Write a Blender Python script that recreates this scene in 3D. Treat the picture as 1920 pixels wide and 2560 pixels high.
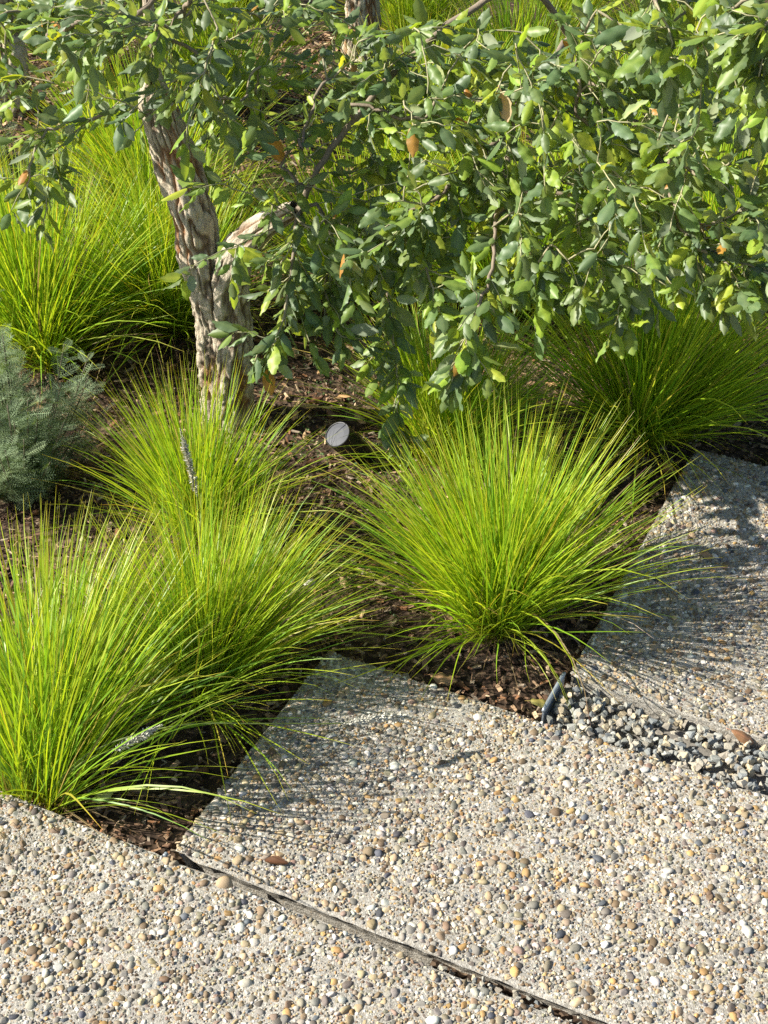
import bpy, math, random
import numpy as np
from mathutils import Matrix, Vector

for o in list(bpy.data.objects):
    bpy.data.objects.remove(o, do_unlink=True)
S = bpy.context.scene
COL = S.collection
rng = np.random.default_rng(7)
random.seed(7)

# ---------------------------------------------------------------- camera
PITCH = math.radians(36.44)
CAM_H = 1.6
cd = bpy.data.cameras.new("camera")
cd.sensor_fit = 'VERTICAL'
cd.sensor_height = 36.0
cd.lens = 50.0
cd.clip_start = 0.05
cd.clip_end = 600.0
cam = bpy.data.objects.new("camera", cd)
COL.objects.link(cam)
cam.location = (0, 0, CAM_H)
cam.rotation_euler = (math.pi / 2 - PITCH, 0, 0)
S.camera = cam

# ---------------------------------------------------------------- sky, sun, exposure
SUN_EL = math.radians(36)
SUN_AZ = math.radians(-1)            # how far behind the scene the sun stands, from due left
to_sun = Vector((-math.cos(SUN_EL) * math.cos(SUN_AZ), math.cos(SUN_EL) * math.sin(SUN_AZ), math.sin(SUN_EL)))
w = bpy.data.worlds.new("World")
S.world = w
w.use_nodes = True
wn, wl = w.node_tree.nodes, w.node_tree.links
wn.clear()
sky = wn.new('ShaderNodeTexSky')
sky.sky_type = 'NISHITA'
sky.sun_disc = False
sky.sun_elevation = SUN_EL
sky.sun_rotation = math.atan2(to_sun.x, to_sun.y)
bg = wn.new('ShaderNodeBackground')
bg.inputs['Strength'].default_value = 0.072
wo = wn.new('ShaderNodeOutputWorld')
wl.new(sky.outputs[0], bg.inputs['Color'])
wl.new(bg.outputs[0], wo.inputs['Surface'])
sd = bpy.data.lights.new("sun", 'SUN')
sd.energy = 4.9
sd.angle = math.radians(0.53)
sd.color = (1.0, 0.95, 0.86)
sun = bpy.data.objects.new("sun", sd)
COL.objects.link(sun)
sun.rotation_euler = (-to_sun).to_track_quat('-Z', 'Y').to_euler()
sun.location = to_sun * 20
S.view_settings.view_transform = 'Standard'
S.view_settings.look = 'None'
S.view_settings.gamma = 1.0
S.view_settings.use_curve_mapping = False
S.view_settings.exposure = 1.16
S.cycles.use_denoising = False
S.cycles.max_bounces = 8
S.cycles.transparent_max_bounces = 4
S.cycles.sample_clamp_indirect = 6.0

# ---------------------------------------------------------------- helpers
def srgb(r, g, b, k=1.0):
    def f(c):
        c /= 255.0
        return (c / 12.92 if c <= 0.04045 else ((c + 0.055) / 1.055) ** 2.4) * k
    return np.array((f(r), f(g), f(b)))

def proj(P):
    """where a world point falls in the frame, as fractions of width and height, and its depth"""
    P = np.asarray(P, float)
    y, z = P[..., 1], P[..., 2] - CAM_H
    d = y * math.cos(PITCH) - z * math.sin(PITCH)
    u = y * math.sin(PITCH) + z * math.cos(PITCH)
    f = 50.0 / 36.0
    d = np.maximum(d, 1e-3)
    return 0.5 + P[..., 0] / d * f * 4 / 3, 0.5 - u / d * f, d

def _hash(ix, iy, iz, seed):
    h = (ix.astype(np.int64) * 374761393 + iy.astype(np.int64) * 668265263 + iz.astype(np.int64) * 2147483647 + seed * 974634541) & 0xFFFFFFFF
    h = ((h ^ (h >> 13)) * 1274126177) & 0xFFFFFFFF
    h = ((h ^ (h >> 16)) * 2246822519) & 0xFFFFFFFF
    return ((h ^ (h >> 15)) & 0xFFFFFF) / float(0xFFFFFF) * 2 - 1

def vnoise(P, seed=0):
    P = np.asarray(P, float)
    i = np.floor(P)
    f = P - i
    f = f * f * (3 - 2 * f)
    r = 0
    for dx in (0, 1):
        wx = f[..., 0] if dx else 1 - f[..., 0]
        for dy in (0, 1):
            wy = f[..., 1] if dy else 1 - f[..., 1]
            for dz in (0, 1):
                wz = f[..., 2] if dz else 1 - f[..., 2]
                r = r + wx * wy * wz * _hash(i[..., 0] + dx, i[..., 1] + dy, i[..., 2] + dz, seed)
    return r

def n2(x, y, s, seed=0):
    return vnoise(np.stack([np.asarray(x) * s, np.asarray(y) * s, np.zeros_like(np.asarray(x, float))], -1), seed)

def mesh(name, V, F, col=None, smooth=True, mat=None):
    """F is an array (M,3) or (M,4), or a list of such arrays"""
    me = bpy.data.meshes.new(name)
    V = np.asarray(V, np.float32)
    Fs = [np.asarray(a, np.int32) for a in (F if isinstance(F, list) else [F]) if len(a)]
    loops = np.concatenate([a.ravel() for a in Fs])
    tot = np.concatenate([np.full(len(a), a.shape[1], np.int32) for a in Fs])
    start = np.concatenate([[0], np.cumsum(tot)[:-1]]).astype(np.int32)
    me.vertices.add(len(V))
    me.vertices.foreach_set('co', V.ravel())
    me.loops.add(len(loops))
    me.loops.foreach_set('vertex_index', loops)
    me.polygons.add(len(tot))
    me.polygons.foreach_set('loop_start', start)
    me.polygons.foreach_set('loop_total', tot)
    if isinstance(smooth, np.ndarray):
        me.polygons.foreach_set('use_smooth', smooth)
    else:
        me.polygons.foreach_set('use_smooth', np.full(len(tot), bool(smooth)))
    me.update(calc_edges=True)
    if col is None:
        col = np.ones((len(V), 3))
    col = np.asarray(col, np.float32)
    at = me.color_attributes.new('Col', 'FLOAT_COLOR', 'POINT')
    c4 = np.ones((len(V), 4), np.float32)
    c4[:, :3] = col
    at.data.foreach_set('color', c4.ravel())
    if mat:
        me.materials.append(mat)
    return me

def link(name, data, parent=None, M=None, color=None, kind=None):
    o = bpy.data.objects.new(name, data)
    COL.objects.link(o)
    if parent is not None:
        o.parent = parent
    if M is not None:
        o.matrix_basis = M
    if color is not None:
        o.color = (float(color[0]), float(color[1]), float(color[2]), 1)
    if kind:
        o['kind'] = kind
    return o

def tag(o, label, cat, group=None):
    o['label'] = label
    o['category'] = cat
    if group:
        o['group'] = group
    return o

def empty(name, loc, label, cat, group=None):
    o = bpy.data.objects.new(name, None)
    COL.objects.link(o)
    o.location = loc
    o.empty_display_size = 0.05
    return tag(o, label, cat, group)

def mat4(R, t):
    M = Matrix.Identity(4)
    for i in range(3):
        for j in range(3):
            M[i][j] = float(R[i, j])
        M[i][3] = float(t[i])
    return M

def rotz(a):
    a = np.asarray(a, float)
    R = np.zeros(a.shape + (3, 3))
    R[..., 0, 0] = np.cos(a); R[..., 0, 1] = -np.sin(a)
    R[..., 1, 0] = np.sin(a); R[..., 1, 1] = np.cos(a); R[..., 2, 2] = 1
    return R

def roty(a):
    a = np.asarray(a, float)
    R = np.zeros(a.shape + (3, 3))
    R[..., 0, 0] = np.cos(a); R[..., 0, 2] = np.sin(a)
    R[..., 2, 0] = -np.sin(a); R[..., 2, 2] = np.cos(a); R[..., 1, 1] = 1
    return R

def rotx(a):
    a = np.asarray(a, float)
    R = np.zeros(a.shape + (3, 3))
    R[..., 1, 1] = np.cos(a); R[..., 1, 2] = -np.sin(a)
    R[..., 2, 1] = np.sin(a); R[..., 2, 2] = np.cos(a); R[..., 0, 0] = 1
    return R

def unit(v):
    v = np.asarray(v, float)
    return v / np.maximum(np.linalg.norm(v, axis=-1, keepdims=True), 1e-9)

class Batch:
    """copies of small shapes gathered into one mesh"""
    def __init__(self): self.V = []; self.F = []; self.C = []; self.S = []; self.n = 0
    def add(self, V, F, R, t, col, vcol=None, smooth=True):
        """V (n,3); R (m,3,3) includes scale; t (m,3); col (m,3)"""
        m, n = len(t), len(V)
        if not m: return
        W = np.einsum('mij,nj->mni', R, V) + t[:, None, :]
        C = np.repeat(np.asarray(col)[:, None, :], n, 1)
        if vcol is not None: C = C * vcol[None]
        Fm = (np.asarray(F)[None] + (np.arange(m) * n)[:, None, None] + self.n).reshape(-1, np.asarray(F).shape[1])
        self.V.append(W.reshape(-1, 3)); self.C.append(C.reshape(-1, 3)); self.F.append(Fm)
        self.S.append(np.full(len(Fm), smooth))
        self.n += m * n
    def build(self, name, mat, parent=None, off=(0, 0, 0), kind='stuff'):
        if not self.V: return None
        me = mesh(name, np.concatenate(self.V) - np.array(off), self.F, np.concatenate(self.C), np.concatenate(self.S), mat)
        return link(name, me, parent, kind=kind)

def tube(path, rad, k=6, cap=True):
    P = np.asarray(path, float); n = len(P)
    T = unit(np.gradient(P, axis=0))
    up = np.array((0.31, 0.95, 0.1)) if abs(T[0] @ unit(np.array((0.31, 0.95, 0.1)))) < 0.9 else np.array((1.0, 0, 0))
    N = np.zeros_like(P); N[0] = unit(up - T[0] * (up @ T[0]))
    for i in range(1, n):
        N[i] = unit(N[i - 1] - T[i] * (N[i - 1] @ T[i]))
    B = np.cross(T, N)
    a = np.arange(k) / k * 2 * math.pi
    r = np.broadcast_to(np.asarray(rad, float), (n,))
    V = P[:, None] + r[:, None, None] * (np.cos(a)[None, :, None] * N[:, None] + np.sin(a)[None, :, None] * B[:, None])
    i, j = np.meshgrid(np.arange(n - 1), np.arange(k), indexing='ij')
    F = np.stack([i * k + j, i * k + (j + 1) % k, (i + 1) * k + (j + 1) % k, (i + 1) * k + j], -1).reshape(-1, 4)
    V = V.reshape(-1, 3)
    if cap:
        V = np.vstack([V, P[-1] + T[-1] * r[-1] * 0.5])
        e = (n - 1) * k
        j = np.arange(k)
        return V, [F, np.stack([e + j, e + (j + 1) % k, np.full(k, n * k)], -1)]
    return V, [F]

def smooth_path(pts, step):
    P = np.asarray(pts, float)
    if len(P) < 3:
        n = max(2, int(np.linalg.norm(P[1] - P[0]) / step) + 1)
        return P[0] + (P[1] - P[0]) * np.linspace(0, 1, n)[:, None]
    Q = np.vstack([2 * P[0] - P[1], P, 2 * P[-1] - P[-2]])
    out = []
    for i in range(1, len(Q) - 2):
        n = max(2, int(np.linalg.norm(Q[i + 1] - Q[i]) / step) + 1)
        t = np.linspace(0, 1, n, endpoint=False)[:, None]
        out.append(0.5 * (2 * Q[i] + (Q[i + 1] - Q[i - 1]) * t + (2 * Q[i - 1] - 5 * Q[i] + 4 * Q[i + 1] - Q[i + 2]) * t ** 2
                          + (3 * Q[i] - Q[i - 1] - 3 * Q[i + 1] + Q[i + 2]) * t ** 3))
    return np.vstack(out + [P[-1:]])

# ---------------------------------------------------------------- materials
class NT:
    def __init__(self, name):
        self.m = bpy.data.materials.new(name); self.m.use_nodes = True
        self.t = self.m.node_tree; self.n = self.t.nodes; self.n.clear()
        self.out = self.n.new('ShaderNodeOutputMaterial')
    def node(self, typ, **kw):
        nd = self.n.new(typ)
        for k, v in kw.items():
            if k.startswith('_'): setattr(nd, k[1:], v)
            else: nd.inputs[k.replace('~', ' ')].default_value = v
        return nd
    def l(self, a, b): self.t.links.new(a, b)
    def tint(self):
        """the piece's own pigment: vertex colour times the object's colour"""
        a = self.node('ShaderNodeAttribute', _attribute_name='Col')
        oi = self.node('ShaderNodeObjectInfo')
        return self.mix('MULTIPLY', 1.0, a.outputs['Color'], oi.outputs['Color'])
    def mix(self, bt, fac, a, b):
        m = self.node('ShaderNodeMix', _data_type='RGBA', _blend_type=bt)
        for sock, v in ((m.inputs['Factor'], fac), (m.inputs[6], a), (m.inputs[7], b)):
            if isinstance(v, bpy.types.NodeSocket): self.l(v, sock)
            elif isinstance(v, (int, float)): sock.default_value = v
            else: sock.default_value = (*v[:3], 1)
        return m.outputs[2]
    def noise(self, scale, detail=3, rough=0.6, vec=None):
        nz = self.node('ShaderNodeTexNoise', Scale=scale, Detail=detail, Roughness=rough)
        if vec is None:
            vec = self.node('ShaderNodeTexCoord').outputs['Object']
        self.l(vec, nz.inputs['Vector'])
        return nz.outputs['Fac']
    def ramp(self, src, stops):
        r = self.node('ShaderNodeValToRGB')
        e = r.color_ramp.elements
        while len(e) < len(stops): e.new(0.5)
        for el, (p, c) in zip(e, stops):
            el.position = p; el.color = (*c[:3], 1)
        self.l(src, r.inputs['Fac'])
        return r.outputs['Color']
    def bump(self, h, strength, dist, normal=None):
        b = self.node('ShaderNodeBump', Strength=strength, Distance=dist)
        self.l(h, b.inputs['Height'])
        if normal is not None: self.l(normal, b.inputs['Normal'])
        return b.outputs['Normal']
    def pbr(self, col, rough, spec=0.5, normal=None, metal=0.0):
        p = self.node('ShaderNodeBsdfPrincipled')
        for k, v in (('Base Color', col), ('Roughness', rough), ('Specular IOR Level', spec), ('Metallic', metal)):
            if isinstance(v, bpy.types.NodeSocket): self.l(v, p.inputs[k])
            elif k == 'Base Color': p.inputs[k].default_value = (*v[:3], 1)
            else: p.inputs[k].default_value = v
        if normal is not None: self.l(normal, p.inputs['Normal'])
        return p.outputs[0]
    def done(self, sh):
        self.l(sh, self.out.inputs['Surface']); return self.m

def mat_grass():
    t = NT("grass_blade")
    c = t.tint()
    p = t.pbr(c, 0.42, 0.45)
    tr = t.node('ShaderNodeBsdfTranslucent')
    t.l(t.mix('MULTIPLY', 1.0, c, (1.25, 1.12, 0.55)), tr.inputs['Color'])
    mx = t.node('ShaderNodeMixShader'); mx.inputs[0].default_value = 0.48
    t.l(p, mx.inputs[1]); t.l(tr.outputs[0], mx.inputs[2])
    return t.done(mx.outputs[0])

def mat_leaf(name, back=(0.30, 0.33, 0.24), trans=0.33, rough=0.47, veins=True):
    t = NT(name)
    c = t.tint()
    c = t.mix('MULTIPLY', 0.55, c, t.ramp(t.noise(6, 3), [(0.3, (0.72, 0.74, 0.72)), (0.7, (1.15, 1.12, 1.05))]))
    g = t.node('ShaderNodeNewGeometry')
    bk = t.mix('MIX', 0.35, back, t.mix('MULTIPLY', 1.0, c, (1.6, 1.5, 1.6)))
    base = t.mix('MIX', g.outputs['Backfacing'], c, bk)
    rm = t.node('ShaderNodeMapRange'); t.l(g.outputs['Backfacing'], rm.inputs['Value'])
    rm.inputs['To Min'].default_value = rough; rm.inputs['To Max'].default_value = 0.8
    nrm = None
    p = t.pbr(base, rm.outputs[0], 0.5, nrm)
    tr = t.node('ShaderNodeBsdfTranslucent')
    t.l(t.mix('MULTIPLY', 1.0, c, (2.6, 2.2, 0.7)), tr.inputs['Color'])
    mx = t.node('ShaderNodeMixShader'); mx.inputs[0].default_value = trans
    t.l(p, mx.inputs[1]); t.l(tr.outputs[0], mx.inputs[2])
    return t.done(mx.outputs[0])

def mat_tinted(name, rough, bump_scale=None, bump_d=0.002, spec=0.4, mottle=0.5, mscale=120, bstr=0.6):
    t = NT(name)
    c = t.tint()
    if mottle:
        c = t.mix('MULTIPLY', mottle, c, t.ramp(t.noise(mscale, 4, 0.7), [(0.3, (0.55, 0.54, 0.52)), (0.7, (1.25, 1.22, 1.18))]))
    nrm = t.bump(t.noise(bump_scale, 4, 0.7), bstr, bump_d) if bump_scale else None
    return t.done(t.pbr(c, rough, spec, nrm))

def mat_concrete():
    """cement matrix with sand grains; the pebbles are real"""
    t = NT("exposed_aggregate_concrete")
    tc = t.node('ShaderNodeTexCoord').outputs['Object']
    vo = t.node('ShaderNodeTexVoronoi', Scale=420.0); t.l(tc, vo.inputs['Vector'])
    sep = t.node('ShaderNodeSeparateColor'); t.l(vo.outputs['Color'], sep.inputs[0])
    grain = t.ramp(sep.outputs[0], [(0.0, (0.14, 0.125, 0.10)), (0.25, (0.30, 0.275, 0.23)), (0.6, (0.42, 0.395, 0.34)), (0.85, (0.60, 0.57, 0.51)), (1.0, (0.40, 0.29, 0.16))])
    base = t.mix('MIX', 0.6, (0.36, 0.345, 0.305), grain)
    big = t.ramp(t.noise(3.0, 4, 0.6, tc), [(0.3, (0.84, 0.83, 0.81)), (0.7, (1.06, 1.05, 1.03))])
    base = t.mix('MULTIPLY', 1.0, base, big)
    h1 = t.noise(240, 4, 0.75, tc)
    nrm = t.bump(vo.outputs['Distance'], 0.5, 0.0012)
    nrm = t.bump(h1, 0.8, 0.003, nrm)
    return t.done(t.pbr(base, 0.92, 0.25, nrm))

def mat_bark():
    t = NT("cork_bark")
    c = t.tint()
    tc = t.node('ShaderNodeTexCoord').outputs['Object']
    mp = t.node('ShaderNodeMapping'); mp.inputs['Scale'].default_value = (1, 1, 0.45); t.l(tc, mp.inputs['Vector'])
    c = t.mix('MULTIPLY', 0.85, c, t.ramp(t.noise(130, 5, 0.75, mp.outputs[0]), [(0.32, (0.36, 0.33, 0.30)), (0.5, (1.0, 0.98, 0.95)), (0.72, (1.45, 1.42, 1.36))]))
    nrm = t.bump(t.noise(110, 6, 0.78, mp.outputs[0]), 0.9, 0.008)
    return t.done(t.pbr(c, 0.93, 0.2, nrm))

def mat_soil():
    t = NT("bark_mulch_soil")
    tc = t.node('ShaderNodeTexCoord').outputs['Object']
    vo = t.node('ShaderNodeTexVoronoi', Scale=90.0); t.l(tc, vo.inputs['Vector'])
    sep = t.node('ShaderNodeSeparateColor'); t.l(vo.outputs['Color'], sep.inputs[0])
    c = t.ramp(sep.outputs[0], [(0.0, (0.018, 0.012, 0.008)), (0.5, (0.05, 0.032, 0.021)), (0.8, (0.085, 0.055, 0.035)), (1.0, (0.16, 0.11, 0.07))])
    nrm = t.bump(vo.outputs['Distance'], 0.8, 0.006)
    return t.done(t.pbr(c, 0.95, 0.2, nrm))

M_GRASS = mat_grass()
M_LEAF = mat_leaf("cork_oak_leaf")
M_DRY = mat_leaf("dry_leaf", back=(0.34, 0.25, 0.15), trans=0.1, rough=0.6)
M_SILVER = mat_leaf("silver_feather_leaf", back=(0.22, 0.28, 0.16), trans=0.2, rough=0.7, veins=False)
M_TWIG = mat_tinted("twig_bark", 0.85, 160, 0.002, 0.25, 0.5, 60)
M_PEB = mat_tinted("river_pebble", 0.62, 300, 0.001, 0.35, 0.45, 150, 0.4)
M_GRAVEL = mat_tinted("crushed_basalt", 0.85, 220, 0.002, 0.3, 0.6, 110)
M_CHIP = mat_tinted("bark_chip", 0.9, 200, 0.002, 0.2, 0.6, 120)
M_CONC = mat_concrete()
M_BARK = mat_bark()
M_SOIL = mat_soil()
M_SEED = mat_tinted("seed_head", 0.8, None, 0, 0.2, 0.3, 200)

# ---------------------------------------------------------------- ground
# paving grid: u runs along the slabs, v across them
U = np.array((0.9, -0.4359)); Vv = np.array((0.4359, 0.9))
def uv2xy(u, v):
    return np.asarray(u)[..., None] * U + np.asarray(v)[..., None] * Vv
def xy2uv(x, y):
    return x * U[0] + y * U[1], x * Vv[0] + y * Vv[1]
SLABS = [  # u0, u1, v0, v1
    (-3.2, 1.4, 0.30, 1.071),
    (-0.862, 1.6, 1.082, 1.562),
    (-0.476, 1.7, 1.672, 2.420),
    (-0.310, 1.8, 2.530, 3.02),
]
TREE_XY = (-0.335, 2.51)
def bedz(x, y):
    x = np.asarray(x, float); y = np.asarray(y, float)
    u, v = xy2uv(x, y)
    z = -0.026 + 0.010 * n2(x, y, 2.6, 3) + 0.004 * n2(x, y, 11, 4)
    z = z + 0.022 * np.exp(-((x - TREE_XY[0]) ** 2 + (y - TREE_XY[1]) ** 2) / 0.05)
    return np.minimum(z, 0.012)
def warp(k, u, v):
    if k != 1: return v
    v0, v1 = SLABS[1][2:]
    return v + (1 - (v - v0) / (v1 - v0)) * 0.0125 * (u + 0.862)
def on_slab(x, y, pad=0.0):
    u, v = xy2uv(np.asarray(x), np.asarray(y))
    r = np.zeros(np.shape(u), bool)
    for a, b, c, d in SLABS:
        r |= (u > a - pad) & (u < b + pad) & (v > c - pad) & (v < d + pad)
    return r

g = mesh("ground", [(-250, -250, -0.09), (250, -250, -0.09), (250, 250, -0.09), (-250, 250, -0.09)], np.array([(0, 1, 2, 3)]), mat=M_SOIL)
link("ground", g, kind='structure')

xs = np.arange(-3.2, 3.21, 0.03); ys = np.arange(0.6, 7.6, 0.03)
gx, gy = np.meshgrid(xs, ys, indexing='ij')
gz = bedz(gx, gy) - 0.004
gz = np.where(on_slab(gx, gy, -0.012), -0.07, gz)
uu, vv = xy2uv(gx, gy)
gz = np.where((uu > -0.50) & (vv > 1.5) & (vv < 1.72), -0.060, gz)
gz = np.where((uu > -0.33) & (vv > 2.40) & (vv < 2.56), -0.060, gz)
gz = np.where((uu > -0.88) & (vv > 1.04) & (vv < 1.12), -0.060, gz)
nx, ny = gx.shape
i, j = np.meshgrid(np.arange(nx - 1), np.arange(ny - 1), indexing='ij')
F = np.stack([i * ny + j, (i + 1) * ny + j, (i + 1) * ny + j + 1, i * ny + j + 1], -1).reshape(-1, 4)
bed = link("mulch_bed", mesh("mulch_bed", np.stack([gx, gy, gz], -1).reshape(-1, 3), F, mat=M_SOIL), kind='structure')

# ---------------------------------------------------------------- small stone shapes
import bmesh
def ico(sub):
    bm = bmesh.new(); bmesh.ops.create_icosphere(bm, subdivisions=sub, radius=1)
    V = np.array([v.co for v in bm.verts]); F = np.array([[v.index for v in f.verts] for f in bm.faces]); bm.free()
    return V, F
ICO = {1: ico(1), 2: ico(2), 3: ico(3)}
def pebble_shape(lv, seed):
    r = np.random.default_rng(seed)
    V, F = ICO[lv]
    V = V.copy()
    p = r.uniform(0.75, 1.0)
    V = np.sign(V) * np.abs(V) ** p
    n = vnoise(V * 1.1 + r.uniform(0, 50, 3), seed) * 0.30 + vnoise(V * 2.3 + r.uniform(0, 50, 3), seed + 1) * 0.14
    V = V * (1 + n)[:, None]
    for _ in range([0, 1, 2, 3, 4][seed % 5]):   # broken faces
        d = unit(r.normal(size=3) * (1, 1, 0.6)); h = r.uniform(0.42, 0.72)
        s = V @ d; V = V - np.maximum(s - h, 0)[:, None] * d
    V = V * np.array((1.0, r.uniform(0.58, 0.95), r.uniform(0.42, 0.62)))
    return V, F
PEB = {lv: [pebble_shape(lv, 100 + k) for k in range(14)] for lv in (1, 2, 3)}

def hull_stone(seed):
    r = np.random.default_rng(seed)
    bm = bmesh.new()
    for q in unit(r.normal(size=(13, 3))) * r.uniform(0.78, 1.0, (13, 1)) * np.array((1.0, 0.78, 0.62)):
        bm.verts.new(q)
    o = bmesh.ops.convex_hull(bm, input=bm.verts)
    bmesh.ops.delete(bm, geom=list({e for e in o['geom_interior'] if isinstance(e, bmesh.types.BMVert)}), context='VERTS')
    bmesh.ops.triangulate(bm, faces=bm.faces[:])
    bm.verts.index_update()
    V = np.array([v.co for v in bm.verts]); F = np.array([[v.index for v in f.verts] for f in bm.faces]); bm.free()
    return V, F
STONE = [hull_stone(300 + k) for k in range(14)]

def chip_shape(seed):
    r = np.random.default_rng(seed)
    V = np.array([(x, y, z) for x in (-1, 1) for y in (-1, 1) for z in (-1, 1)], float)
    V = V * np.array((1.0, r.uniform(0.2, 0.45), r.uniform(0.10, 0.22))) + r.uniform(-0.13, 0.13, (8, 3)) * (1.6, 0.8, 0.6)
    F = np.array([(0, 1, 3, 2), (4, 6, 7, 5), (0, 4, 5, 1), (2, 3, 7, 6), (0, 2, 6, 4), (1, 5, 7, 3)])
    return V, F
CHIP = [chip_shape(500 + k) for k in range(12)]

PEB_COL = np.array([srgb(190, 168, 132), srgb(198, 160, 104), srgb(232, 226, 212), srgb(150, 145, 134), srgb(106, 110, 116), srgb(142, 120, 94),
                    srgb(166, 156, 132), srgb(170, 144, 126), srgb(212, 202, 182), srgb(122, 112, 102), srgb(218, 196, 154), srgb(84, 84, 88)]) * 0.78
PEB_P = np.array([.16, .05, .13, .15, .04, .12, .14, .03, .10, .05, .04, .01]); PEB_P = PEB_P / PEB_P.sum()

# ---------------------------------------------------------------- exposed-aggregate slabs
SLAB_LABEL = [
    "nearest aggregate paving slab at bottom left, below the long narrow joint",
    "middle pebble-faced paving slab with striped grass shadow on its left end",
    "right-hand pebble-faced paving slab behind the wide strip of grey gravel",
    "farthest shaded paving slab half hidden behind the big grass tuft at right",
]
def build_slab(k):
    u0, u1, v0, v1 = SLABS[k]
    c = uv2xy(np.array(u0), np.array(v1)); org = np.array((c[0], c[1], 0.0))
    root = empty("paving_slab", org, SLAB_LABEL[k], "paving slab", "exposed aggregate paving slabs")
    st = 0.012
    us = np.concatenate([[u0, u0 + .004], np.arange(u0 + st, min(u1, 1.4) - st, st), [u1 - .004, u1]])
    vs = np.concatenate([[v0, v0 + .004], np.arange(v0 + st, v1 - st / 2, st), [v1 - .004, v1]])
    a, b = np.meshgrid(us, vs, indexing='ij')
    z = 0.0012 * n2(a, b, 60, 11 + k) + 0.0025 * n2(a, b, 6, 21 + k)
    eu = np.minimum(a - u0, u1 - a); ev = np.minimum(b - v0, v1 - b); e = np.minimum(eu, ev)
    chipn = n2(a, b, 45, 31 + k)
    z = z - np.where(e < 0.001, 0.0045 + 0.0015 * chipn, np.where(e < 0.006, 0.0010 + 0.001 * np.maximum(chipn, 0), 0))
    rag = 0.0011 * n2(a, b, 75, 41 + k) + 0.0009 * n2(a, b, 9, 51 + k)
    corner = np.exp(-((a - u0) ** 2 + (b - v1) ** 2) / 0.0006) * 0.010 + np.exp(-((a - u0) ** 2 + (b - v0) ** 2) / 0.0006) * 0.010
    a2 = np.where(eu < 0.001, a + rag * np.sign(1) + np.where(a < (u0 + u1) / 2, corner, 0), a)
    b2 = np.where(ev < 0.001, b + rag + np.where(b > (v0 + v1) / 2, -corner, corner), b)
    xy = uv2xy(a2, warp(k, a2, b2))
    top = np.concatenate([xy, z[..., None]], -1)
    n, m = a.shape
    i, j = np.meshgrid(np.arange(n - 1), np.arange(m - 1), indexing='ij')
    F = np.stack([i * m + j, (i + 1) * m + j, (i + 1) * m + j + 1, i * m + j + 1], -1).reshape(-1, 4)
    V = top.reshape(-1, 3)
    ring = np.concatenate([np.arange(n) * m, (n - 1) * m + np.arange(1, m), (np.arange(n - 2, -1, -1)) * m + m - 1, np.arange(m - 2, 0, -1)])
    parts = [V]; Fs = [F]; base = ring; cnt = len(V)
    ra, rb = a.reshape(-1)[ring], b.reshape(-1)[ring]
    outw = (np.where(ra == u0, -1., 0) + np.where(ra == u1, 1., 0))[:, None] * U + (np.where(rb == v0, -1., 0) + np.where(rb == v1, 1., 0))[:, None] * Vv
    for dz, dr in ((-0.010, .0012), (-0.020, .002), (-0.034, .003), (-0.085, .003)):
        q = V[ring].copy(); x_, y_ = q[:, 0].copy(), q[:, 1].copy()
        q[:, 2] = dz + 0.002 * n2(x_, y_, 50, 61)
        q[:, :2] += outw * ((dr if k != 1 else dr * -5) + 0.0012 * n2(x_, y_, 140, 71 + int(-dz * 1000)))[:, None]
        new = np.arange(len(ring)) + cnt; cnt += len(ring)
        parts.append(q); r2 = np.roll(base, -1); n2_ = np.roll(new, -1)
        Fs.append(np.stack([base, new, n2_, r2], -1)[:, ::-1]); base = new
    V = np.vstack(parts) - org
    body = link("slab_body", mesh("slab_body", V, Fs, smooth=np.concatenate([np.full(len(f_), k_ == 0) for k_, f_ in enumerate(Fs)]), mat=M_CONC), root)
    # pebbles: big ones first, thrown so that they do not overlap
    r = np.random.default_rng(900 + k)
    U0, U1 = u0 + 0.004, min(u1, 1.1) - 0.004
    far = k == 3
    dens = [(1150, .0052, .0082), (6800, .0034, .0052), (26000, .0018, .0034)]
    cell = 0.02; grid = {}
    got = []
    for d, lo, hi in dens:
        cnt = int(d * (U1 - U0) * (v1 - v0))
        cu = r.uniform(U0, U1, cnt * 2); cv = r.uniform(v0 + .005, v1 - .005, cnt * 2)
        rad = np.exp(r.uniform(math.log(lo), math.log(hi), cnt * 2)); rad[r.random(cnt * 2) < 0.02] *= 1.35
        xy = uv2xy(cu, warp(k, cu, cv))
        fx, fy, dep = proj(np.column_stack([xy, np.zeros(len(xy))]))
        ok = (fx > -0.12) & (fx < 1.12) & (fy < 1.08) & (fy > 0)
        if far and lo < .004: ok &= r.random(len(ok)) < 0.6
        n = 0
        for q in np.nonzero(ok)[0]:
            x, y, rr = cu[q], cv[q], rad[q]
            gi, gj = int(x / cell), int(y / cell); bad = False
            for di in (-1, 0, 1):
                for dj in (-1, 0, 1):
                    for (X, Y, R) in grid.get((gi + di, gj + dj), ()):
                        if (X - x) ** 2 + (Y - y) ** 2 < (0.57 * (R + rr)) ** 2: bad = True; break
                    if bad: break
                if bad: break
            if bad: continue
            grid.setdefault((gi, gj), []).append((x, y, rr)); got.append((x, y, rr)); n += 1
    got = np.array(got)
    xy = uv2xy(got[:, 0], warp(k, got[:, 0], got[:, 1])); R_ = got[:, 2]; N = len(got)
    zt = 0.0025 * n2(got[:, 0], got[:, 1], 6, 21 + k)
    col = PEB_COL[r.choice(len(PEB_COL), N, p=PEB_P)] * r.uniform(0.6, 1.15, (N, 1)) * r.uniform(0.95, 1.05, (N, 3))
    rot = rotz(r.uniform(0, 6.28, N)) @ rotx(r.normal(0, 0.34, N)) @ roty(r.normal(0, 0.34, N))
    t = np.column_stack([xy, zt + R_ * r.uniform(-0.30, -0.02, N) + 0.0003])
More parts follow.
